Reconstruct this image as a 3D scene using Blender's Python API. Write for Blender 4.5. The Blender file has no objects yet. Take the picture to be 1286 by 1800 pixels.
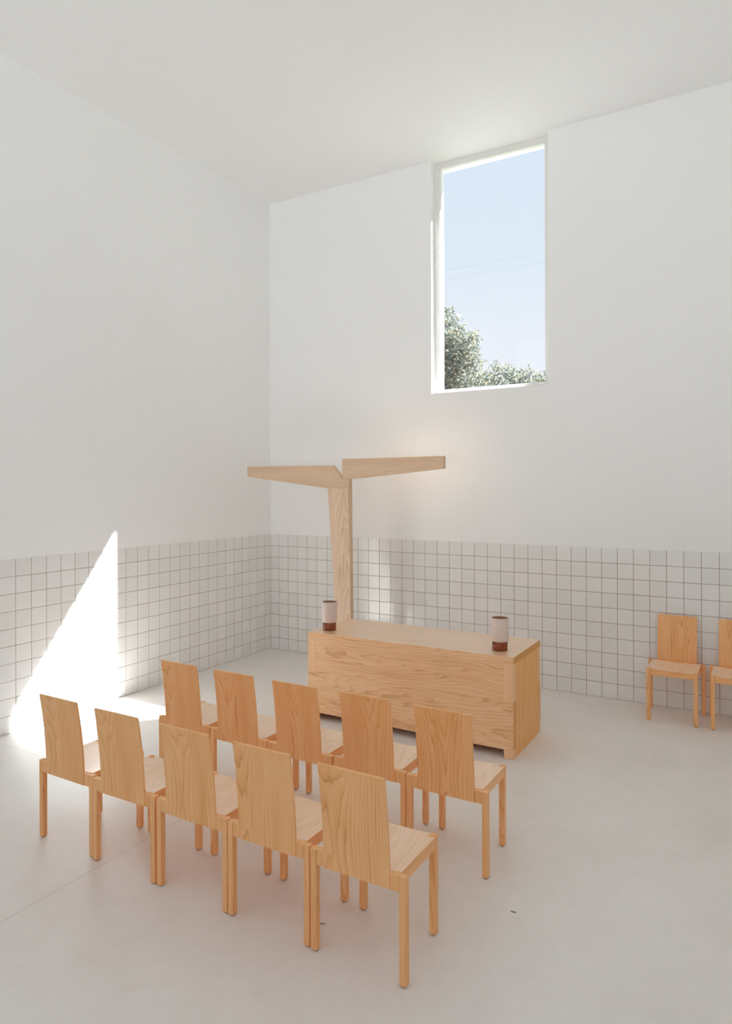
import bpy, bmesh, math, random
import numpy as np
from mathutils import Vector, Matrix

# ------------------------------------------------------------------ camera
scene = bpy.context.scene
col = scene.collection
FPX, HY, YAW, CX = 1213.68, 854.72, 0.53790, 629.24
CAM = Vector((5.6441, -7.2065, 2.1251)); ROLL = 0.0029
cam_data = bpy.data.cameras.new('camera')
cam_data.sensor_fit = 'HORIZONTAL'; cam_data.sensor_width = 36.0
cam_data.lens = FPX / 1286 * 36.0
cam_data.shift_x = (643 - CX) / 1286
cam_data.shift_y = -(900 - HY) / 1286
cam_data.clip_start = 0.05; cam_data.clip_end = 300
cam = bpy.data.objects.new('camera', cam_data); col.objects.link(cam)
fw = Vector((-math.sin(YAW), math.cos(YAW), 0)); rt = Vector((math.cos(YAW), math.sin(YAW), 0)); up = Vector((0, 0, 1))
r_ = math.cos(ROLL) * rt - math.sin(ROLL) * up
u_ = math.sin(ROLL) * rt + math.cos(ROLL) * up
m = Matrix.Identity(4)
for i in range(3):
    m[i][0] = r_[i]; m[i][1] = u_[i]; m[i][2] = -fw[i]; m[i][3] = CAM[i]
cam.matrix_world = m
scene.camera = cam

# ------------------------------------------------------------------ colour management, light
scene.view_settings.view_transform = 'Standard'
scene.view_settings.look = 'None'
scene.view_settings.exposure = 0.11
scene.view_settings.gamma = 1.0
scene.view_settings.use_curve_mapping = False
scene.cycles.max_bounces = 20
scene.cycles.diffuse_bounces = 16
scene.cycles.glossy_bounces = 6
scene.cycles.transparent_max_bounces = 12
scene.cycles.sample_clamp_indirect = 8.0

SUN_DIR = Vector((-0.927, -1.0, -1.38)).normalized()
sun_data = bpy.data.lights.new('sun', 'SUN')
sun_data.energy = 35.0; sun_data.angle = math.radians(0.6); sun_data.color = (0.945, 0.975, 1.0)
sun = bpy.data.objects.new('sun', sun_data); col.objects.link(sun)
sun.rotation_euler = SUN_DIR.to_track_quat('-Z', 'Y').to_euler()
sun.location = (12, 12, 18)

world = bpy.data.worlds.new('sky'); scene.world = world; world.use_nodes = True
wn = world.node_tree; wn.nodes.clear()
wo = wn.nodes.new('ShaderNodeOutputWorld'); bg = wn.nodes.new('ShaderNodeBackground')
tc = wn.nodes.new('ShaderNodeTexCoord'); sx = wn.nodes.new('ShaderNodeSeparateXYZ')
cr = wn.nodes.new('ShaderNodeValToRGB')
wn.links.new(tc.outputs['Generated'], sx.inputs[0]); wn.links.new(sx.outputs['Z'], cr.inputs[0])
wn.links.new(cr.outputs[0], bg.inputs[0]); wn.links.new(bg.outputs[0], wo.inputs[0])
e = cr.color_ramp.elements
e[0].position = 0.0; e[0].color = (0.90, 0.90, 0.93, 1)
e[1].position = 1.0; e[1].color = (0.50, 0.66, 0.90, 1)
k = cr.color_ramp.elements.new(0.16); k.color = (0.86, 0.87, 0.93, 1)
k = cr.color_ramp.elements.new(0.30); k.color = (0.74, 0.82, 0.91, 1)
bg.inputs[1].default_value = 1.02
SKY = bg

CEIL = 5.8365
RX, RY = 6.7, -8.7            # right wall, wall behind the viewer
WX0, WX1, WZ0 = 2.324, 3.660, 3.180   # window opening
WT = 0.36                      # wall thickness at the window

# ------------------------------------------------------------------ materials
def new_mat(name):
    mt = bpy.data.materials.new(name); mt.use_nodes = True
    nt = mt.node_tree
    return mt, nt, nt.nodes['Principled BSDF'], nt.links

def noise(nt, vec, scale, detail=3.0, rough=0.5):
    n = nt.nodes.new('ShaderNodeTexNoise'); n.inputs['Scale'].default_value = scale
    n.inputs['Detail'].default_value = detail; n.inputs['Roughness'].default_value = rough
    if vec is not None: nt.links.new(vec, n.inputs['Vector'])
    return n

def ramp(nt, fac, stops):
    r = nt.nodes.new('ShaderNodeValToRGB'); el = r.color_ramp.elements
    el[0].position, el[0].color = stops[0][0], (*stops[0][1], 1)
    el[1].position, el[1].color = stops[-1][0], (*stops[-1][1], 1)
    for p, c in stops[1:-1]:
        q = el.new(p); q.color = (*c, 1)
    nt.links.new(fac, r.inputs[0]); return r

def math_node(nt, op, a, b=None):
    n = nt.nodes.new('ShaderNodeMath'); n.operation = op
    for i, v in enumerate((a, b)):
        if v is None: continue
        if isinstance(v, (int, float)): n.inputs[i].default_value = v
        else: nt.links.new(v, n.inputs[i])
    return n.outputs[0]

def plain(name, c, rough=0.6, spec=0.5, bump=0.0, bscale=60, var=0.0):
    mt, nt, b, L = new_mat(name)
    b.inputs['Base Color'].default_value = (*c, 1); b.inputs['Roughness'].default_value = rough
    b.inputs['Specular IOR Level'].default_value = spec
    t = nt.nodes.new('ShaderNodeTexCoord')
    if var:
        n = noise(nt, t.outputs['Object'], 1.7, 5)
        r = ramp(nt, n.outputs['Fac'], [(0.3, tuple(x * (1 - var) for x in c)), (0.7, c)])
        L.new(r.outputs[0], b.inputs['Base Color'])
    if bump:
        n = noise(nt, t.outputs['Object'], bscale, 4)
        bp = nt.nodes.new('ShaderNodeBump'); bp.inputs['Strength'].default_value = bump; bp.inputs['Distance'].default_value = 0.002
        L.new(n.outputs['Fac'], bp.inputs['Height']); L.new(bp.outputs[0], b.inputs['Normal'])
    return mt

def wood(name, axis, light, mid, dark, ring=26.0, tilt=0.06, rough=0.42, distort=0.035, contrast=1.0, spec=0.4, stretch=0.07, coat=0.0, fine=0.45):
    """sawn ash: tilted growth rings around the grain axis, plus fine pores"""
    mt, nt, b, L = new_mat(name)
    t = nt.nodes.new('ShaderNodeTexCoord'); oi = nt.nodes.new('ShaderNodeObjectInfo')
    # swizzle so that grain runs along local Z
    s = nt.nodes.new('ShaderNodeSeparateXYZ'); L.new(t.outputs['Object'], s.inputs[0])
    order = {'z': ('X', 'Y', 'Z'), 'x': ('Z', 'Y', 'X'), 'y': ('X', 'Z', 'Y')}[axis]
    rnd = oi.outputs['Random']
    r1 = math_node(nt, 'FRACT', math_node(nt, 'MULTIPLY', rnd, 17.31))
    r2 = math_node(nt, 'FRACT', math_node(nt, 'MULTIPLY', rnd, 91.7))
    off_a = math_node(nt, 'MULTIPLY', math_node(nt, 'SUBTRACT', r1, 0.5), 0.30)
    off_b = math_node(nt, 'ADD', math_node(nt, 'MULTIPLY', r2, 0.08), 0.045)
    A = math_node(nt, 'ADD', s.outputs[order[0]], off_a)
    B = math_node(nt, 'ADD', s.outputs[order[1]], off_b)
    Cc = math_node(nt, 'ADD', s.outputs[order[2]], math_node(nt, 'MULTIPLY', rnd, 13.0))
    cz = nt.nodes.new('ShaderNodeCombineXYZ')
    L.new(A, cz.inputs[0]); L.new(B, cz.inputs[1]); L.new(math_node(nt, 'MULTIPLY', Cc, stretch), cz.inputs[2])
    # low frequency wander of the rings
    n1 = noise(nt, cz.outputs[0], 7.0, 2.5, 0.55)
    n2 = noise(nt, cz.outputs[0], 22.0, 2.0, 0.5)
    d1 = math_node(nt, 'MULTIPLY', math_node(nt, 'SUBTRACT', n1.outputs['Fac'], 0.5), distort * 2.2)
    d2 = math_node(nt, 'MULTIPLY', math_node(nt, 'SUBTRACT', n2.outputs['Fac'], 0.5), distort * fine)
    # the local height along the board shifts the ring centre (oblique cut gives cathedrals)
    lz = s.outputs[order[2]]
    B2 = math_node(nt, 'ADD', B, math_node(nt, 'MULTIPLY', lz, tilt))
    rad = math_node(nt, 'SQRT', math_node(nt, 'ADD', math_node(nt, 'MULTIPLY', A, A), math_node(nt, 'MULTIPLY', B2, B2)))
    rad = math_node(nt, 'ADD', math_node(nt, 'ADD', rad, d1), d2)
    saw = math_node(nt, 'FRACT', math_node(nt, 'MULTIPLY', rad, ring * 3.2))
    saw2 = math_node(nt, 'POWER', saw, 2.4)
    # broad tone bands
    n3 = noise(nt, cz.outputs[0], 11.0, 3.0, 0.55)
    # fine pores stretched along the grain
    fz = nt.nodes.new('ShaderNodeCombineXYZ')
    L.new(A, fz.inputs[0]); L.new(B, fz.inputs[1]); L.new(math_node(nt, 'MULTIPLY', Cc, 0.025), fz.inputs[2])
    n4 = noise(nt, fz.outputs[0], 420.0, 2.0, 0.6)
    f = math_node(nt, 'MULTIPLY', saw2, 0.55 * contrast)
    f = math_node(nt, 'ADD', f, math_node(nt, 'MULTIPLY', math_node(nt, 'SUBTRACT', n3.outputs['Fac'], 0.40), 1.0 * contrast))
    f = math_node(nt, 'ADD', f, math_node(nt, 'MULTIPLY', math_node(nt, 'SUBTRACT', n4.outputs['Fac'], 0.45), 0.5))
    r = ramp(nt, f, [(0.0, light), (0.45, mid), (1.0, dark)])
    L.new(r.outputs[0], b.inputs['Base Color'])
    b.inputs['Roughness'].default_value = rough
    b.inputs['Specular IOR Level'].default_value = spec
    b.inputs['Coat Weight'].default_value = coat; b.inputs['Coat Roughness'].default_value = 0.32
    bp = nt.nodes.new('ShaderNodeBump'); bp.inputs['Strength'].default_value = 0.12; bp.inputs['Distance'].default_value = 0.001
    L.new(n4.outputs['Fac'], bp.inputs['Height']); L.new(bp.outputs[0], b.inputs['Normal'])
    return mt

plaster = plain('white plaster', (0.915, 0.915, 0.91), 0.85, 0.25, 0.15, 25)
ceiling_m = plain('white ceiling paint', (0.915, 0.915, 0.91), 0.9, 0.2)
paint = plain('white window paint', (0.80, 0.79, 0.76), 0.5, 0.4)
grout = plain('brown grey grout', (0.36, 0.26, 0.21), 0.9, 0.2)

def tile_material():
    mt, nt, b, L = new_mat('glazed off white tile')
    g = nt.nodes.new('ShaderNodeNewGeometry')
    t = nt.nodes.new('ShaderNodeTexCoord')
    r = ramp(nt, g.outputs['Random Per Island'], [(0.0, (0.82, 0.815, 0.795)), (1.0, (0.87, 0.865, 0.845))])
    L.new(r.outputs[0], b.inputs['Base Color'])
    b.inputs['Roughness'].default_value = 0.10
    b.inputs['Specular IOR Level'].default_value = 0.60
    n = noise(nt, t.outputs['Object'], 9.0, 2)
    bp = nt.nodes.new('ShaderNodeBump'); bp.inputs['Strength'].default_value = 0.25; bp.inputs['Distance'].default_value = 0.004
    L.new(n.outputs['Fac'], bp.inputs['Height']); L.new(bp.outputs[0], b.inputs['Normal'])
    return mt
tile_m = tile_material()

def floor_material():
    mt, nt, b, L = new_mat('pale screed floor')
    t = nt.nodes.new('ShaderNodeTexCoord'); s = nt.nodes.new('ShaderNodeSeparateXYZ')
    L.new(t.outputs['Object'], s.inputs[0])
    n = noise(nt, t.outputs['Object'], 1.1, 6, 0.6)
    n2 = noise(nt, t.outputs['Object'], 9.0, 5, 0.65)
    f = math_node(nt, 'ADD', math_node(nt, 'MULTIPLY', n.outputs['Fac'], 0.7), math_node(nt, 'MULTIPLY', n2.outputs['Fac'], 0.3))
    r = ramp(nt, f, [(0.32, (0.76, 0.705, 0.66)), (0.5, (0.81, 0.765, 0.72)), (0.7, (0.85, 0.815, 0.78))])
    # two saw-cut joints across the slab
    jx = math_node(nt, 'LESS_THAN', math_node(nt, 'ABSOLUTE', math_node(nt, 'SUBTRACT', s.outputs['X'], 2.412)), 0.0022)
    jy = math_node(nt, 'LESS_THAN', math_node(nt, 'ABSOLUTE', math_node(nt, 'SUBTRACT', s.outputs['Y'], -3.81)), 0.0016)
    jy = math_node(nt, 'MULTIPLY', jy, math_node(nt, 'LESS_THAN', s.outputs['X'], 2.412))
    j = math_node(nt, 'MULTIPLY', math_node(nt, 'MAXIMUM', jx, jy), 0.55)
    # small scattered specks of dirt
    v = nt.nodes.new('ShaderNodeTexVoronoi'); v.inputs['Scale'].default_value = 5.5; L.new(t.outputs['Object'], v.inputs['Vector'])
    sp = math_node(nt, 'MULTIPLY', math_node(nt, 'LESS_THAN', v.outputs['Distance'], 0.022), math_node(nt, 'GREATER_THAN', n2.outputs['Fac'], 0.56))
    j = math_node(nt, 'MAXIMUM', j, math_node(nt, 'MULTIPLY', sp, 0.6))
    mx = nt.nodes.new('ShaderNodeMix'); mx.data_type = 'RGBA'
    L.new(j, mx.inputs[0]); L.new(r.outputs[0], mx.inputs[6]); mx.inputs[7].default_value = (0.42, 0.34, 0.27, 1)
    L.new(mx.outputs[2], b.inputs['Base Color'])
    rr = ramp(nt, n2.outputs['Fac'], [(0.3, (0.34,) * 3), (0.7, (0.46,) * 3)])
    L.new(rr.outputs[0], b.inputs['Roughness'])
    b.inputs['Specular IOR Level'].default_value = 0.28
    bp = nt.nodes.new('ShaderNodeBump'); bp.inputs['Strength'].default_value = 0.15; bp.inputs['Distance'].default_value = 0.003
    L.new(n.outputs['Fac'], bp.inputs['Height']); L.new(bp.outputs[0], b.inputs['Normal'])
    return mt
floor_m = floor_material()

def glass_material():
    mt, nt, b, L = new_mat('clear window glass')
    out = nt.nodes['Material Output']; nt.nodes.remove(b)
    tr = nt.nodes.new('ShaderNodeBsdfTransparent'); tr.inputs[0].default_value = (0.965, 0.98, 0.985, 1)
    gl = nt.nodes.new('ShaderNodeBsdfGlossy'); gl.inputs['Roughness'].default_value = 0.02
    lw = nt.nodes.new('ShaderNodeLayerWeight'); lw.inputs[0].default_value = 0.5
    fr = nt.nodes.new('ShaderNodeMath'); fr.operation = 'MULTIPLY_ADD'
    pw = math_node(nt, 'POWER', lw.outputs['Facing'], 5.0)
    L.new(pw, fr.inputs[0]); fr.inputs[1].default_value = 0.9; fr.inputs[2].default_value = 0.035
    mx = nt.nodes.new('ShaderNodeMixShader')
    L.new(fr.outputs[0], mx.inputs[0]); L.new(tr.outputs[0], mx.inputs[1]); L.new(gl.outputs[0], mx.inputs[2])
    L.new(mx.outputs[0], out.inputs[0])
    return mt
glass_m = glass_material()

AL, AM, AD = (0.93, 0.53, 0.25), (0.88, 0.43, 0.165), (0.58, 0.24, 0.065)
chair_z = wood('chair ash upright grain', 'z', AL, AM, AD)
chair_x = wood('chair ash cross grain', 'x', AL, AM, AD)
seat_sheen_y = wood('chair ash sheen seat grain', 'y', (0.95, 0.72, 0.52), (0.91, 0.65, 0.44), (0.74, 0.47, 0.28), rough=0.33, tilt=0.04, coat=0.8)  # same ash made paler: window sheen painted into the seat top colour
chair_rail = wood('chair ash rail grain', 'y', AL, AM, AD)
BL, BM, BD = (0.92, 0.60, 0.36), (0.87, 0.52, 0.27), (0.66, 0.34, 0.15)
altar_x = wood('altar ash long grain', 'x', BL, BM, BD, ring=11.0, tilt=0.07, distort=0.13, contrast=1.2, stretch=0.13, fine=0.10)
altar_z = wood('altar ash upright grain', 'z', (0.93, 0.51, 0.18), (0.87, 0.42, 0.125), (0.66, 0.28, 0.07), ring=18, distort=0.04, contrast=0.8)
altar_post = wood('altar ash post grain', 'z', BL, BM, BD, ring=18, distort=0.04, contrast=0.8)
altar_top_sheen = wood('altar ash sheen top grain', 'x', (0.90, 0.63, 0.40), (0.85, 0.56, 0.33), (0.68, 0.40, 0.21), ring=14, tilt=0.03, rough=0.30, distort=0.08, contrast=0.8, stretch=0.10, coat=1.0, fine=0.2)  # paler than the altar boards: gloss on the top put into the colour
altar_end = plain('ash end grain', (0.80, 0.40, 0.14), 0.6, 0.2, 0.0, 200, 0.15)
cross_z = wood('cross ash upright grain', 'z', (0.80, 0.60, 0.43), (0.74, 0.53, 0.37), (0.56, 0.36, 0.22), ring=15, tilt=0.07, distort=0.06, stretch=0.14, contrast=1.35, fine=0.2)
cross_x = wood('cross ash arm grain', 'x', (0.76, 0.55, 0.38), (0.70, 0.49, 0.325), (0.56, 0.37, 0.225), ring=14, tilt=0.04, distort=0.07, stretch=0.12, contrast=1.2, fine=0.2)
foot_m = plain('dark foot pad', (0.10, 0.055, 0.03), 0.6)

# ------------------------------------------------------------------ mesh helpers
def link(name, bm, mat, parent=None, smooth=False):
    me = bpy.data.meshes.new(name)
    bmesh.ops.recalc_face_normals(bm, faces=bm.faces)
    bm.to_mesh(me); bm.free()
    mats = mat if isinstance(mat, (list, tuple)) else [mat]
    for mm in mats: me.materials.append(mm)
    if smooth:
        for p in me.polygons: p.use_smooth = True
    o = bpy.data.objects.new(name, me); col.objects.link(o)
    if parent: o.parent = parent
    return o

def add_box(bm, x0, x1, y0, y1, z0, z1, bevel=0.0, mi=0):
    b2 = bmesh.new()
    vs = [b2.verts.new((x, y, z)) for z in (z0, z1) for y in (y0, y1) for x in (x0, x1)]
    for f in ((0, 1, 3, 2), (4, 6, 7, 5), (0, 4, 5, 1), (2, 3, 7, 6), (0, 2, 6, 4), (1, 5, 7, 3)):
        b2.faces.new([vs[i] for i in f])
    if bevel:
        bmesh.ops.bevel(b2, geom=b2.edges[:], offset=bevel, segments=1, affect='EDGES', profile=0.5)
    for f in b2.faces: f.material_index = mi
    tmp = bpy.data.meshes.new('tmp'); b2.to_mesh(tmp); b2.free(); bm.from_mesh(tmp); bpy.data.meshes.remove(tmp)

def box(name, x0, x1, y0, y1, z0, z1, mat, parent=None, bevel=0.0):
    bm = bmesh.new(); add_box(bm, x0, x1, y0, y1, z0, z1, bevel)
    return link(name, bm, mat, parent)

def prism(name, pts, y0, y1, mat, parent=None, bevel=0.0015):
    """extrude an xz outline from y0 to y1"""
    bm = bmesh.new()
    a = [bm.verts.new((x, y0, z)) for x, z in pts]; b = [bm.verts.new((x, y1, z)) for x, z in pts]
    bm.faces.new(a); bm.faces.new(b[::-1])
    n = len(pts)
    for i in range(n): bm.faces.new((a[i], b[i], b[(i + 1) % n], a[(i + 1) % n]))
    bmesh.ops.recalc_face_normals(bm, faces=bm.faces)
    if bevel: bmesh.ops.bevel(bm, geom=bm.edges[:], offset=bevel, segments=1, affect='EDGES')
    return link(name, bm, mat, parent)

def empty(name, loc, rz=0.0):
    o = bpy.data.objects.new(name, None); o.empty_display_size = 0.1
    o.location = loc; o.rotation_euler = (0, 0, rz); col.objects.link(o); return o

def tag(o, label, cat, group=None):
    o['label'] = label; o['category'] = cat
    if group: o['group'] = group
    return o

def structure(o):
    o['kind'] = 'structure'; return o

# ------------------------------------------------------------------ room shell
T = 0.30
structure(box('floor', -T, RX + T, RY - T, WT, -0.20, 0.0, floor_m))
structure(box('ceiling', -T, RX + T, RY - T, 0.0, CEIL, CEIL + 0.45, ceiling_m))
wall_left = structure(box('wall_left', -T, 0.0, RY, 0.0, 1.5, CEIL, plaster))
wall_right = structure(box('wall_right', RX, RX + T, RY, 0.0, 1.5, CEIL, plaster))
GX0, GX1, GZ0, GZ1 = 0.3, 6.4, 0.9, 5.65     # wide unseen opening added behind the viewer as fill light
bm = bmesh.new()
for b in ((-T, GX0, 0.0, CEIL), (GX1, RX + T, 0.0, CEIL), (GX0, GX1, GZ1, CEIL), (GX0, GX1, 0.0, GZ0)):
    add_box(bm, b[0], b[1], RY - T, RY, b[2], b[3])
wall_front = structure(link('wall_front', bm, plaster))
bm = bmesh.new()
ZT = CEIL + 0.45
for b in ((-T, WX0, 1.5, ZT), (WX1, RX + T, 1.5, ZT), (WX0, WX1, 1.5, WZ0), (WX0, WX1, CEIL, ZT)):
    add_box(bm, b[0], b[1], 0.0, WT, b[2], b[3])
bmesh.ops.remove_doubles(bm, verts=bm.verts, dist=1e-5)
wall_back = structure(link('wall_back', bm, plaster))
structure(box('sun_cut_eave_1', -T, RX + T, WT, 0.60, 5.948, ZT, plaster)).name = 'sun_cut_eave_1'  # unseen eave slab, added to cut the upper edge of the sun beam

rng = random.Random(4)
def tile_dado(name, parent, origin, u, n, length, first, seed):
    """grout bed plus individually set tiles; u runs along the wall, n points into the room"""
    bed = bmesh.new()
    rg = random.Random(seed)
    o = Vector(origin); u = Vector(u); n = Vector(n)
    p = [o + u * a - n * d + Vector((0, 0, z)) for d in (0.0, 0.3) for z in (0.0, 1.5) for a in (0.0, length)]
    vs = [bed.verts.new(q) for q in p]
    for f in ((0, 1, 3, 2), (4, 6, 7, 5), (0, 4, 5, 1), (2, 3, 7, 6), (0, 2, 6, 4), (1, 5, 7, 3)): bed.faces.new([vs[i] for i in f])
    g = link('grout_bed', bed, grout, parent)
    bm = bmesh.new(); gap = 0.0023; bev = 0.0014; proud = 0.0016
    edges = [0.0]
    a = first
    while a < length - 0.01: edges.append(a); a += 0.15
    edges.append(length)
    for i in range(len(edges) - 1):
        a0, a1 = edges[i] + gap, edges[i + 1] - gap
        if a1 - a0 < 0.005: continue
        for r in range(10):
            z0, z1 = r * 0.15 + gap, (r + 1) * 0.15 - (gap if r < 9 else 0)
            # slight hand-set tilt of every tile
            ta, tz, td = rg.uniform(-1, 1) * 0.0005, rg.uniform(-1, 1) * 0.0005, rg.uniform(-1, 1) * 0.0002
            def P(a, z, d):
                k = proud + td + ta * (2 * (a - a0) / (a1 - a0) - 1) + tz * (2 * (z - z0) / (z1 - z0) - 1)
                return o + u * a + Vector((0, 0, z)) + n * (k + d)
            outer = [bm.verts.new(o + u * x + Vector((0, 0, z)) - n * 0.001) for x, z in ((a0, z0), (a1, z0), (a1, z1), (a0, z1))]
            mid = [bm.verts.new(P(x, z, -0.0010)) for x, z in ((a0, z0), (a1, z0), (a1, z1), (a0, z1))]
            inn = [bm.verts.new(P(x, z, 0)) for x, z in ((a0 + bev, z0 + bev), (a1 - bev, z0 + bev), (a1 - bev, z1 - bev), (a0 + bev, z1 - bev))]
            fs = [bm.faces.new(inn)]
            for q in range(4):
                q2 = (q + 1) % 4
                fs.append(bm.faces.new((mid[q], mid[q2], inn[q2], inn[q])))
                fs.append(bm.faces.new((outer[q], outer[q2], mid[q2], mid[q])))
            fn = (inn[1].co - inn[0].co).cross(inn[3].co - inn[0].co)
            if fn.dot(n) < 0:
                for f in fs: f.normal_flip()
    me = bpy.data.meshes.new('tile_dado'); bm.to_mesh(me); bm.free(); me.materials.append(tile_m)
    d = bpy.data.objects.new('tile_dado', me); col.objects.link(d); d.parent = parent
    return d
tile_dado('tile_dado', wall_left, (0, 0, 0), (0, -1, 0), (1, 0, 0), -RY, 0.1215, 1)
tile_dado('tile_dado', wall_back, (0, 0, 0), (1, 0, 0), (0, -1, 0), RX, 0.1374, 2)
tile_dado('tile_dado', wall_right, (RX, 0, 0), (0, -1, 0), (-1, 0, 0), -RY, 0.15, 3)

# window
win = structure(empty('window_1', (WX0, 0.13, WZ0)))
def frame_ring(x0, x1, z0, z1, w, wt, wb, y0, y1):
    bm = bmesh.new()
    add_box(bm, x0, x0 + w, y0, y1, z0, z1, 0.002); add_box(bm, x1 - w, x1, y0, y1, z0, z1, 0.002)
    add_box(bm, x0 + w, x1 - w, y0, y1, z1 - wt, z1, 0.002); add_box(bm, x0 + w, x1 - w, y0, y1, z0, z0 + wb, 0.002)
    bmesh.ops.translate(bm, verts=bm.verts, vec=(-WX0, -0.13, -WZ0))
    return bm
link('window_frame', frame_ring(WX0, WX1, WZ0, CEIL, 0.062, 0.060, 0.050, 0.10, 0.165), paint, win)
bm = bmesh.new(); add_box(bm, 0.055, WX1 - WX0 - 0.055, -0.004, 0.004, 0.045, CEIL - WZ0 - 0.055)
link('window_pane', bm, glass_m, win)

fill_win = structure(empty('fill_glazing', ((GX0 + GX1) / 2, RY - 0.15, GZ0)))  # added glazing, out of view, lets sky and bounced sun brighten the room
bm = bmesh.new(); hw = (GX1 - GX0) / 2; hz = GZ1 - GZ0
add_box(bm, -hw, hw, -0.03, 0.03, 0, 0.06, 0.002); add_box(bm, -hw, hw, -0.03, 0.03, hz - 0.06, hz, 0.002)
for k in range(5):
    xc = -hw + 0.03 + k * (2 * hw - 0.06) / 4
    add_box(bm, xc - 0.03, xc + 0.03, -0.03, 0.03, 0.06, hz - 0.06, 0.002)
link('window_frame', bm, paint, fill_win)
bm = bmesh.new(); add_box(bm, -hw + 0.04, hw - 0.04, -0.004, 0.004, 0.04, hz - 0.04)
link('window_pane', bm, glass_m, fill_win)

# ------------------------------------------------------------------ chairs
def leg_mesh(name, x0, x1, y0, y1, top, parent):
    bm = bmesh.new()
    cx, cy, hx, hy = (x0 + x1) / 2, (y0 + y1) / 2, (x1 - x0) / 2, (y1 - y0) / 2
    prof = [(0.000, 0.0085, 1), (0.004, 0.004, 1), (0.012, 0.0008, 0), (top - 0.001, 0.0008, 0), (top, 0.0018, 0)]
    rings = []
    for z, ins, _ in prof:
        c = 0.0016
        ax, ay = hx - ins, hy - ins
        pts = [(-ax + c, -ay), (ax - c, -ay), (ax, -ay + c), (ax, ay - c), (ax - c, ay), (-ax + c, ay), (-ax, ay - c), (-ax, -ay + c)]
        rings.append([bm.verts.new((cx + p, cy + q, z)) for p, q in pts])
    for i in range(len(rings) - 1):
        for q in range(8):
            f = bm.faces.new((rings[i][q], rings[i][(q + 1) % 8], rings[i + 1][(q + 1) % 8], rings[i + 1][q]))
            f.material_index = 1 if i == 0 else 0
    f = bm.faces.new(rings[0]); f.material_index = 1
    bm.faces.new(rings[-1])
    return link(name, bm, [chair_z, foot_m], parent)

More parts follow.
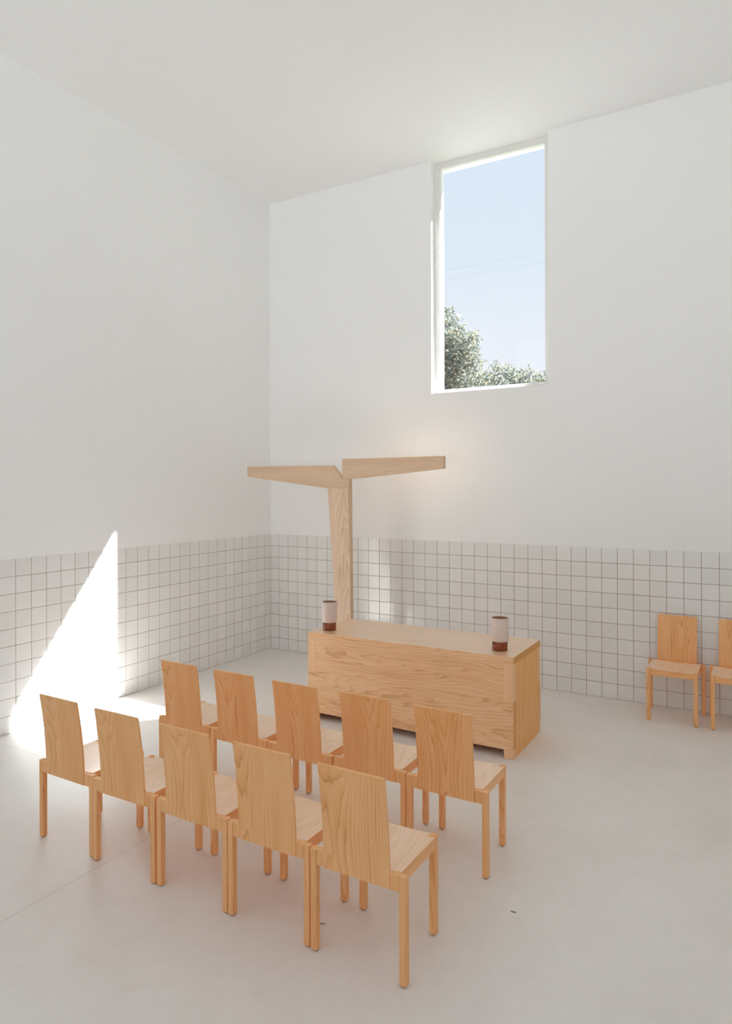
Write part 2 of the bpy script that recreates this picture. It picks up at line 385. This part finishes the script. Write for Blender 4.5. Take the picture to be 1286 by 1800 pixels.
def make_chair():
    root = empty('chair', (0, 0, 0))
    W = 0.2455
    for s in (-1, 1):
        a, b = sorted((s * W, s * (W - 0.034)))
        leg_mesh('leg', a, b, 0.0, 0.034, 0.469, root)
        a, b = sorted((s * 0.2105, s * (0.2105 - 0.035)))
        leg_mesh('leg', a, b, 0.376, 0.410, 0.4725, root)
        a, b = sorted((s * 0.209, s * (0.209 - 0.026)))
        box('side_rail', a, b, 0.0325, 0.376, 0.413, 0.4535, chair_rail, root, 0.0012)
    box('rear_rail', -W + 0.034, W - 0.034, 0.001, 0.032, 0.402, 0.469, chair_z, root, 0.0012)
    box('front_rail', -0.1755, 0.1755, 0.377, 0.409, 0.413, 0.4530, chair_x, root, 0.0012)
    # seat board with a shallow dip across its width
    bm = bmesh.new(); N = 16; y0, y1 = 0.032, 0.3765
    top = []; bot = []
    for j in range(3):
        y = y0 + (y1 - y0) * j / 2
        top.append([bm.verts.new((-0.209 + 0.418 * i / N, y, 0.4715 - 0.009 * (1 - (2 * i / N - 1) ** 2))) for i in range(N + 1)])
        bot.append([bm.verts.new((-0.209 + 0.418 * i / N, y, 0.4535)) for i in range(N + 1)])
    for j in range(2):
        for i in range(N):
            bm.faces.new((top[j][i], top[j][i + 1], top[j + 1][i + 1], top[j + 1][i]))
            bm.faces.new((bot[j][i], bot[j + 1][i], bot[j + 1][i + 1], bot[j][i + 1]))
        bm.faces.new((top[j][0], top[j + 1][0], bot[j + 1][0], bot[j][0]))
        bm.faces.new((top[j][N], bot[j][N], bot[j + 1][N], top[j + 1][N]))
    for i in range(N):
        bm.faces.new((top[0][i], bot[0][i], bot[0][i + 1], top[0][i + 1]))
        bm.faces.new((top[2][i], top[2][i + 1], bot[2][i + 1], bot[2][i]))
    # tongue of the board over the front rail, between the front legs
    xs = [-0.1752 + 0.3504 * i / N for i in range(N + 1)]
    zt = lambda x: 0.4715 - 0.009 * (1 - (x / 0.209) ** 2)
    a = [bm.verts.new((x, 0.3766, zt(x))) for x in xs]; b = [bm.verts.new((x, 0.4085, zt(x) - 0.0004)) for x in xs]
    a2 = [bm.verts.new((x, 0.3766, 0.4535)) for x in xs]; b2 = [bm.verts.new((x, 0.4085, 0.4535)) for x in xs]
    for i in range(N):
        bm.faces.new((a[i], a[i + 1], b[i + 1], b[i])); bm.faces.new((b[i], b[i + 1], b2[i + 1], b2[i]))
        bm.faces.new((a2[i], b2[i], b2[i + 1], a2[i + 1])); bm.faces.new((a[i], a2[i], a2[i + 1], a[i + 1]))
    bm.faces.new((a[0], b[0], b2[0], a2[0])); bm.faces.new((a[N], a2[N], b2[N], b[N]))
    bmesh.ops.remove_doubles(bm, verts=bm.verts, dist=0.0003)
    bm.normal_update()
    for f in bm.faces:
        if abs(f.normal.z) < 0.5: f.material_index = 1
    link('seat', bm, [seat_sheen_y, chair_rail], root)
    # curved back board, runs down over the rear rail
    bm = bmesh.new(); M = 20; hw = 0.1695; th = 0.0115
    rows = []
    for i in range(M + 1):
        z = 0.403 + (0.890 - 0.403) * i / M
        t = max(0.0, (z - 0.45) / (0.890 - 0.45))
        y = -0.0025 - 0.0475 * (0.30 * t + 0.70 * t * t)
        t2 = (0.0475 * (0.30 + 1.4 * t)) / 0.44 if z > 0.45 else 0
        c = 1 / math.sqrt(1 + t2 * t2)
        thick = th if z > 0.472 else 0.0035
        rows.append([(x, y + (thick * c if k else 0), z + (thick * t2 * c if k else 0)) for k in (0, 1) for x in (-hw, hw)])
    vv = [[bm.verts.new(p) for p in r] for r in rows]
    for i in range(M):
        a, b = vv[i], vv[i + 1]
        bm.faces.new((a[0], a[1], b[1], b[0])); bm.faces.new((a[2], b[2], b[3], a[3]))
        bm.faces.new((a[0], b[0], b[2], a[2])); bm.faces.new((a[1], a[3], b[3], b[1]))
    bm.faces.new((vv[0][0], vv[0][2], vv[0][3], vv[0][1])); bm.faces.new((vv[M][0], vv[M][1], vv[M][3], vv[M][2]))
    link('backrest', bm, chair_z, root)
    return root

def copy_tree(root):
    r = root.copy(); col.objects.link(r)
    for ch in list(root.children):
        c = ch.copy(); col.objects.link(c); c.parent = r
    return r

chair_places = [
    ((2.0689, -4.5975), -0.0002, 'pale wooden chair at the left end of the near row, against the bright sun patch', 'near'),
    ((2.5735, -4.6052), 0.0142, 'wooden chair second from the left in the near row', 'near'),
    ((3.0789, -4.6002), 0.0077, 'wooden chair in the middle of the near row', 'near'),
    ((3.5760, -4.6014), 0.0039, 'wooden chair second from the right in the near row, left of the closest chair', 'near'),
    ((4.0753, -4.6071), -0.0027, 'wooden chair closest to the viewer, at the right end of the near row', 'near'),
    ((2.0837, -3.6564), -0.0035, 'wooden chair at the left end of the far row, beside the sunlit floor', 'far'),
    ((2.5839, -3.6593), -0.0030, 'wooden chair second from the left in the far row', 'far'),
    ((3.0880, -3.6650), 0.0043, 'wooden chair in the middle of the far row of five', 'far'),
    ((3.5870, -3.6517), 0.0095, 'wooden chair second from the right in the far row, in front of the altar', 'far'),
    ((4.0875, -3.6593), 0.0009, 'wooden chair at the right end of the far row, in front of the altar corner', 'far'),
    ((4.8850, -0.0850), math.pi, 'wooden chair facing the room, whole against the tiled wall right of the altar', 'wall'),
    ((5.4040, -0.0830), math.pi + 0.004, 'rightmost wooden chair against the tiled wall, partly cut off by the photo edge', 'wall'),
]
groups = {'near': 'chairs in the near row', 'far': 'chairs in the far row before the altar', 'wall': 'chairs standing against the tiled wall'}
proto = make_chair()
for i, ((x, y), rz, lab, g) in enumerate(chair_places):
    c = proto if i == 0 else copy_tree(proto)
    c.location = (x, y, 0); c.rotation_euler = (0, 0, rz)
    tag(c, lab, 'chair', groups[g])

# ------------------------------------------------------------------ altar
AX0, AX1, AY0, AY1, AZ = 2.000, 3.933, -2.005, -1.277, 0.7935
ST, TH = 0.0565, 0.067
altar = tag(empty('altar', ((AX0 + AX1) / 2, (AY0 + AY1) / 2, 0)), 'long low wooden altar table with plank front, standing behind the two rows of chairs', 'altar')
ox, oy = altar.location.x, altar.location.y
def abox(name, x0, x1, y0, y1, z0, z1, mat, bevel=0.0012):
    return box(name, x0 - ox, x1 - ox, y0 - oy, y1 - oy, z0, z1, mat, altar, bevel)
bm = bmesh.new(); add_box(bm, AX0 - ox, AX1 - ox, AY0 - oy, AY1 - oy, AZ - ST, AZ, 0.002)
bm.normal_update()
for f in bm.faces: f.material_index = 2 if abs(f.normal.x) > 0.9 else (1 if abs(f.normal.y) > 0.9 else 0)
link('table_top', bm, [altar_top_sheen, altar_x, altar_end], altar)
ZB, ZM, ZA = 0.069, 0.443, AZ - ST
def lower_board(name, y0, y1, mats):
    bm = bmesh.new(); add_box(bm, AX0 - ox, AX1 + 0.0008 - ox, y0 - oy, y1 - oy, ZB, ZM, 0.0012)
    bm.faces.ensure_lookup_table()
    for f in bm.faces:
        f.normal_update()
        if abs(f.normal.x) > 0.9: f.material_index = 1
    return link(name, bm, mats, altar)
lower_board('front_board', AY0 - 0.0008, AY0 + TH, [altar_x, altar_end])
abox('front_board', AX0 + 0.078, AX1 - 0.078, AY0 + 0.0015, AY0 + TH, ZM, ZA, altar_x)
lower_board('rear_board', AY1 - TH, AY1 + 0.0008, [altar_x, altar_z])
abox('rear_board', AX0 + 0.078, AX1 - 0.078, AY1 - TH, AY1 - 0.0015, ZM, ZA, altar_x)
for xa, xb in ((AX0, AX0 + 0.078), (AX1 - 0.078, AX1)):
    for ya, yb in ((AY0, AY0 + TH), (AY1 - TH, AY1)):
        abox('foot', xa, xb, ya, yb, 0, ZB, altar_post); abox('corner_post', xa, xb, ya, yb, ZM, ZA, altar_post)
abox('side_panel', AX1 - 0.045, AX1, AY0 + TH, AY1 - TH, 0, ZA, altar_z)
abox('side_panel', AX0, AX0 + 0.045, AY0 + TH, AY1 - TH, 0, ZA, altar_z)

# ------------------------------------------------------------------ cross
YF, D = -0.69, 0.062
cross = tag(empty('wooden_cross', (1.582, YF + D / 2, 0)), 'tall pale wooden cross with two tapering arms, standing behind the left end of the altar', 'cross')
cxo, cyo = cross.location.x, cross.location.y
def cpart(name, pts, mat):
    return prism(name, [(x - cxo, z) for x, z in pts], YF - cyo, YF + D - cyo, mat, cross, 0.0012)
# the upright tapers downwards; its right front edge is hewn to a facet that widens towards the top
bm = bmesh.new(); S = []
for z, ch in ((0.0, 0.0), (1.30, 0.0), (1.62, 0.008), (2.083, 0.022), (2.1025, 0.022)):
    xl = 1.5034 - 0.06933 * z; xr = 1.6607 - 0.00949 * z
    S.append([bm.verts.new((x - cxo, y - cyo, z)) for x, y in ((xl, YF), (xr - ch - 0.0005, YF), (xr, YF + 0.0005 + ch / 0.022 * D * 0.92), (xr, YF + D), (xl, YF + D))])
for a, b in zip(S[:-1], S[1:]):
    for q in range(5): bm.faces.new((a[q], a[(q + 1) % 5], b[(q + 1) % 5], b[q]))
bm.faces.new(S[0]); bm.faces.new(S[-1])
link('upright', bm, cross_z, cross)
cpart('arm', [(0.1891, 2.2446), (1.3576, 2.1025), (1.6408, 2.1025), (1.6408, 2.2055), (1.5506, 2.2107), (1.4121, 2.3609), (0.1896, 2.369)], cross_x)
cpart('arm', [(1.5506, 2.2115), (1.6748, 2.2055), (2.7701, 2.3044), (2.7705, 2.4331), (1.5506, 2.4325)], cross_x)

# ------------------------------------------------------------------ candle holders
shade_m = plain('pale frosted shade', (0.74, 0.60, 0.52), 0.30, 0.5)
inner_m = plain('terracotta inner wall', (0.42, 0.22, 0.14), 0.6, 0.3)
def amber():
    mt, nt, b, L = new_mat('dark amber glass')
    b.inputs['Base Color'].default_value = (0.36, 0.065, 0.006, 1)
    b.inputs['Roughness'].default_value = 0.08
    b.inputs['Transmission Weight'].default_value = 0.35
    b.inputs['IOR'].default_value = 1.5
    b.inputs['Coat Weight'].default_value = 0.1
    return mt
amber_m = amber()
def lathe(name, prof, mats, parent, seg=56):
    bm = bmesh.new(); rings = []
    for r, z, _ in prof:
        if r < 1e-6: rings.append([bm.verts.new((0, 0, z))])
        else: rings.append([bm.verts.new((r * math.cos(2 * math.pi * i / seg), r * math.sin(2 * math.pi * i / seg), z)) for i in range(seg)])
    for k in range(len(rings) - 1):
        a, b = rings[k], rings[k + 1]
        for i in range(seg):
            j = (i + 1) % seg
            if len(a) == 1: f = bm.faces.new((a[0], b[j], b[i]))
            elif len(b) == 1: f = bm.faces.new((a[i], a[j], b[0]))
            else: f = bm.faces.new((a[i], a[j], b[j], b[i]))
            f.material_index = prof[k][2]; f.smooth = True
    o = link(name, bm, mats, parent)
    return o
def holder():
    root = empty('candle_holder', (0, 0, 0))
    lathe('base', [(0, 0, 0), (0.056, 0, 0), (0.0615, 0.004, 0), (0.062, 0.010, 0), (0.062, 0.068, 0), (0.058, 0.0715, 0), (0, 0.0715, 0)], [amber_m], root)
    R = 0.0715
    lathe('shade', [(0, 0.0722, 0), (R - 0.010, 0.0722, 0), (R - 0.0015, 0.075, 0), (R, 0.082, 0), (R, 0.258, 0), (R - 0.002, 0.2615, 0), (R - 0.006, 0.2615, 1), (R - 0.0075, 0.256, 1), (R - 0.0075, 0.085, 1), (0, 0.083, 1)], [shade_m, inner_m], root)
    return root
h1 = holder(); h1.location = (2.128, -1.838, AZ)
h2 = copy_tree(h1); h2.location = (3.757, -1.806, AZ)
tag(h1, 'pale cylindrical candle holder on amber base, left end of the altar beside the cross', 'candle holder', 'candle holders on the altar')
tag(h2, 'pale cylindrical candle holder on amber base, near the right end of the altar', 'candle holder', 'candle holders on the altar')

# ------------------------------------------------------------------ outside
def ground_material():
    return plain('dry pale ground', (0.12, 0.12, 0.085), 0.95, 0.1, 0.3, 8, 0.25)
structure(box('ground', -60, 60, 0.60, 90, -0.5, -0.2, ground_material()))
structure(box('bounce_terrace', -60, 60, -70, RY - T, -0.5, -0.2, plain('grey terrace paving', (0.31, 0.31, 0.30), 0.9, 0.1, 0.2, 10)))  # unseen paving added to bounce sunlight in through the rear glazing

def leaf_material():
    mt, nt, b, L = new_mat('small olive leaves')
    g = nt.nodes.new('ShaderNodeNewGeometry')
    r = ramp(nt, g.outputs['Random Per Island'], [(0.0, (0.11, 0.135, 0.12)), (0.5, (0.19, 0.21, 0.17)), (0.8, (0.27, 0.26, 0.19)), (1.0, (0.50, 0.40, 0.25))])
    out = nt.nodes['Material Output']
    L.new(r.outputs[0], b.inputs['Base Color']); b.inputs['Roughness'].default_value = 0.6
    tl = nt.nodes.new('ShaderNodeBsdfTranslucent'); L.new(r.outputs[0], tl.inputs[0])
    mx = nt.nodes.new('ShaderNodeMixShader'); mx.inputs[0].default_value = 0.35
    L.new(b.outputs[0], mx.inputs[1]); L.new(tl.outputs[0], mx.inputs[2]); L.new(mx.outputs[0], out.inputs[0])
    return mt
leaf_m = leaf_material()
bark_m = plain('grey brown bark', (0.20, 0.16, 0.12), 0.9, 0.1, 0.6, 30, 0.3)

def tree(label, base, blobs, seed, leaf=0.040, dens=1.5):
    root = tag(empty('tree', (base[0], base[1], -0.2)), label, 'tree', 'trees beyond the window')
    rs = np.random.RandomState(seed)
    P = []
    for (x, y, z, r) in blobs:
        n = int(2600 * r * r * r * dens + 2600 * r * r * dens)
        d = rs.normal(size=(n, 3)); d /= np.linalg.norm(d, axis=1)[:, None]
        rad = r * (0.35 + 0.65 * rs.rand(n) ** 0.5) * (1 + 0.13 * np.sin(d[:, 0] * 9 + seed) * np.cos(d[:, 2] * 8))
        q = d * rad[:, None] * np.array([1, 1, 0.92]) + np.array([x, y, z])
        P.append(q)
        # twigs poking out
        for _ in range(int(16 * r)):
            dd = rs.normal(size=3); dd /= np.linalg.norm(dd); dd[2] = abs(dd[2])
            t = rs.rand(26)[:, None]
            P.append(np.array([x, y, z]) + dd * r * (0.8 + 0.32 * t) + rs.normal(size=(26, 3)) * 0.035)
    P = np.concatenate(P); n = len(P)
    a = rs.normal(size=(n, 3)); a /= np.linalg.norm(a, axis=1)[:, None]
    b = np.cross(a, rs.normal(size=(n, 3))); b /= np.linalg.norm(b, axis=1)[:, None]
    s = leaf * (0.6 + 0.8 * rs.rand(n))[:, None]
    V = np.stack([P - a * s, P + b * s * 0.45, P + a * s, P - b * s * 0.45], 1).reshape(-1, 3) - np.array([base[0], base[1], -0.2])
    me = bpy.data.meshes.new('foliage')
    me.vertices.add(n * 4); me.vertices.foreach_set('co', V.ravel())
    me.loops.add(n * 4); me.loops.foreach_set('vertex_index', np.arange(n * 4))
    me.polygons.add(n); me.polygons.foreach_set('loop_start', np.arange(0, n * 4, 4)); me.polygons.foreach_set('loop_total', np.full(n, 4))
    me.update(); me.validate(); me.materials.append(leaf_m)
    o = bpy.data.objects.new('foliage', me); col.objects.link(o); o.parent = root
    # trunk and boughs, tapering tubes in one mesh
    bm = bmesh.new()
    def tube(p0, p1, r0, r1):
        p0, p1 = Vector(p0), Vector(p1); ax = (p1 - p0).normalized()
        s_ = ax.orthogonal().normalized(); t_ = ax.cross(s_); N = 9; K = 5; rg = []
        for k in range(K + 1):
            f = k / K; c = p0.lerp(p1, f) + s_ * 0.06 * math.sin(f * 5 + seed); r = r0 + (r1 - r0) * f
            rg.append([bm.verts.new(c + (s_ * math.cos(6.2832 * i / N) + t_ * math.sin(6.2832 * i / N)) * r) for i in range(N)])
        for k in range(K):
            for i in range(N): bm.faces.new((rg[k][i], rg[k][(i + 1) % N], rg[k + 1][(i + 1) % N], rg[k + 1][i]))
        bm.faces.new(rg[0]); bm.faces.new(rg[-1])
    zl = min(bl[2] - bl[3] for bl in blobs)
    fork = Vector((0, 0, max(0.9, zl * 0.7 + 0.2)))
    tube((0, 0, 0), fork, 0.16, 0.11)
    for (x, y, z, r) in blobs: tube(fork, Vector((x - base[0], y - base[1], z + 0.2)), 0.085, 0.02)
    link('trunk', bm, bark_m, root, True)
    return root
tree('bushy tree outside the window, the tall one at the left', (-0.9, 7.3),
     [(-1.00, 7.3, 5.05, 0.98), (-0.28, 7.1, 5.15, 0.50), (-0.35, 7.2, 4.35, 0.75), (-1.1, 7.2, 4.0, 0.95), (-0.75, 7.2, 5.8, 0.42)], 3)
tree('low bushy tree outside the window, right of the tall tree', (0.1, 10.2),
     [(-0.28, 10.05, 4.62, 0.69), (0.39, 10.27, 4.39, 0.74), (-0.68, 10.38, 3.78, 0.9), (0.33, 10.16, 3.44, 0.9)], 5)
tree('bushy tree outside the window, at its right edge', (1.9, 8.0),
     [(1.55, 7.9, 4.10, 0.58), (2.15, 8.1, 4.35, 0.62), (1.9, 8.0, 3.4, 0.85)], 8)

cable_m = plain('pale weathered cable', (0.62, 0.66, 0.70), 0.7)
def cable(z, y, label, r, slope):
    bm = bmesh.new(); N = 6; pr = []
    for k in range(41):
        x = -26 + 52 * k / 40
        zz = z + slope * x + 0.0004 * x * x
        pr.append([bm.verts.new((x, y + r * math.cos(6.2832 * i / N), zz + r * math.sin(6.2832 * i / N))) for i in range(N)])
    for a, b in zip(pr[:-1], pr[1:]):
        for i in range(N): bm.faces.new((a[i], a[(i + 1) % N], b[(i + 1) % N], b[i]))
    bm.faces.new(pr[0]); bm.faces.new(pr[-1])
    return tag(link('overhead_cable', bm, cable_m), label, 'cable', 'overhead cables')
cable(8.622, 12.0, 'upper of two thin overhead cables crossing the sky in the window', 0.008, 0.0)
cable(8.86, 13.5, 'lower and fainter of two overhead cables crossing the sky in the window', 0.005, 0.02)

# ------------------------------------------------------------------ small debris on the floor
bm = bmesh.new()
pts = [(-0.020, -0.012), (-0.008, 0.002), (0.004, 0.008), (0.016, 0.006), (0.020, 0.002)]
prev = None
for i, (x, y) in enumerate(pts):
    w = 0.0022 * (1 - abs(i - 2) / 3.5); z = 0.003 + 0.003 * math.sin(i * 0.9)
    ring = [bm.verts.new((x + dx * w, y + dy * w, z + dz * w)) for dx, dy, dz in ((-.5, 1, 0), (0, 0, 1), (.5, -1, 0), (0, 0, -1))]
    if prev:
        for q in range(4): bm.faces.new((prev[q], prev[(q + 1) % 4], ring[(q + 1) % 4], ring[q]))
    else: bm.faces.new(ring)
    prev = ring
bm.faces.new(prev)
leafbit = link('dry_stalk', bm, plain('dark dry stalk', (0.10, 0.09, 0.07), 0.8))
leafbit.location = (3.775, -4.43, 0.0); leafbit.rotation_euler = (0, 0, 0.5)
tag(leafbit, 'tiny dark dry stalk lying on the floor beside the leg of the closest chair', 'debris')
bm = bmesh.new(); rg = random.Random(2); c0 = bm.verts.new((0, 0, 0.004)); rr = []
for i in range(10):
    a = i * 0.6283; q = 0.011 * (0.7 + 0.5 * rg.random()); rr.append(bm.verts.new((q * 1.3 * math.cos(a), q * 0.8 * math.sin(a), 0.0004)))
for i in range(10): bm.faces.new((c0, rr[i], rr[(i + 1) % 10]))
bm.faces.new(rr[::-1])
chip = link('plaster_chip', bm, plain('grey chip', (0.25, 0.24, 0.22), 0.8))
chip.location = (4.539, -3.856, 0.0)
tag(chip, 'small grey chip lying on the open floor to the right of the chairs', 'debris')
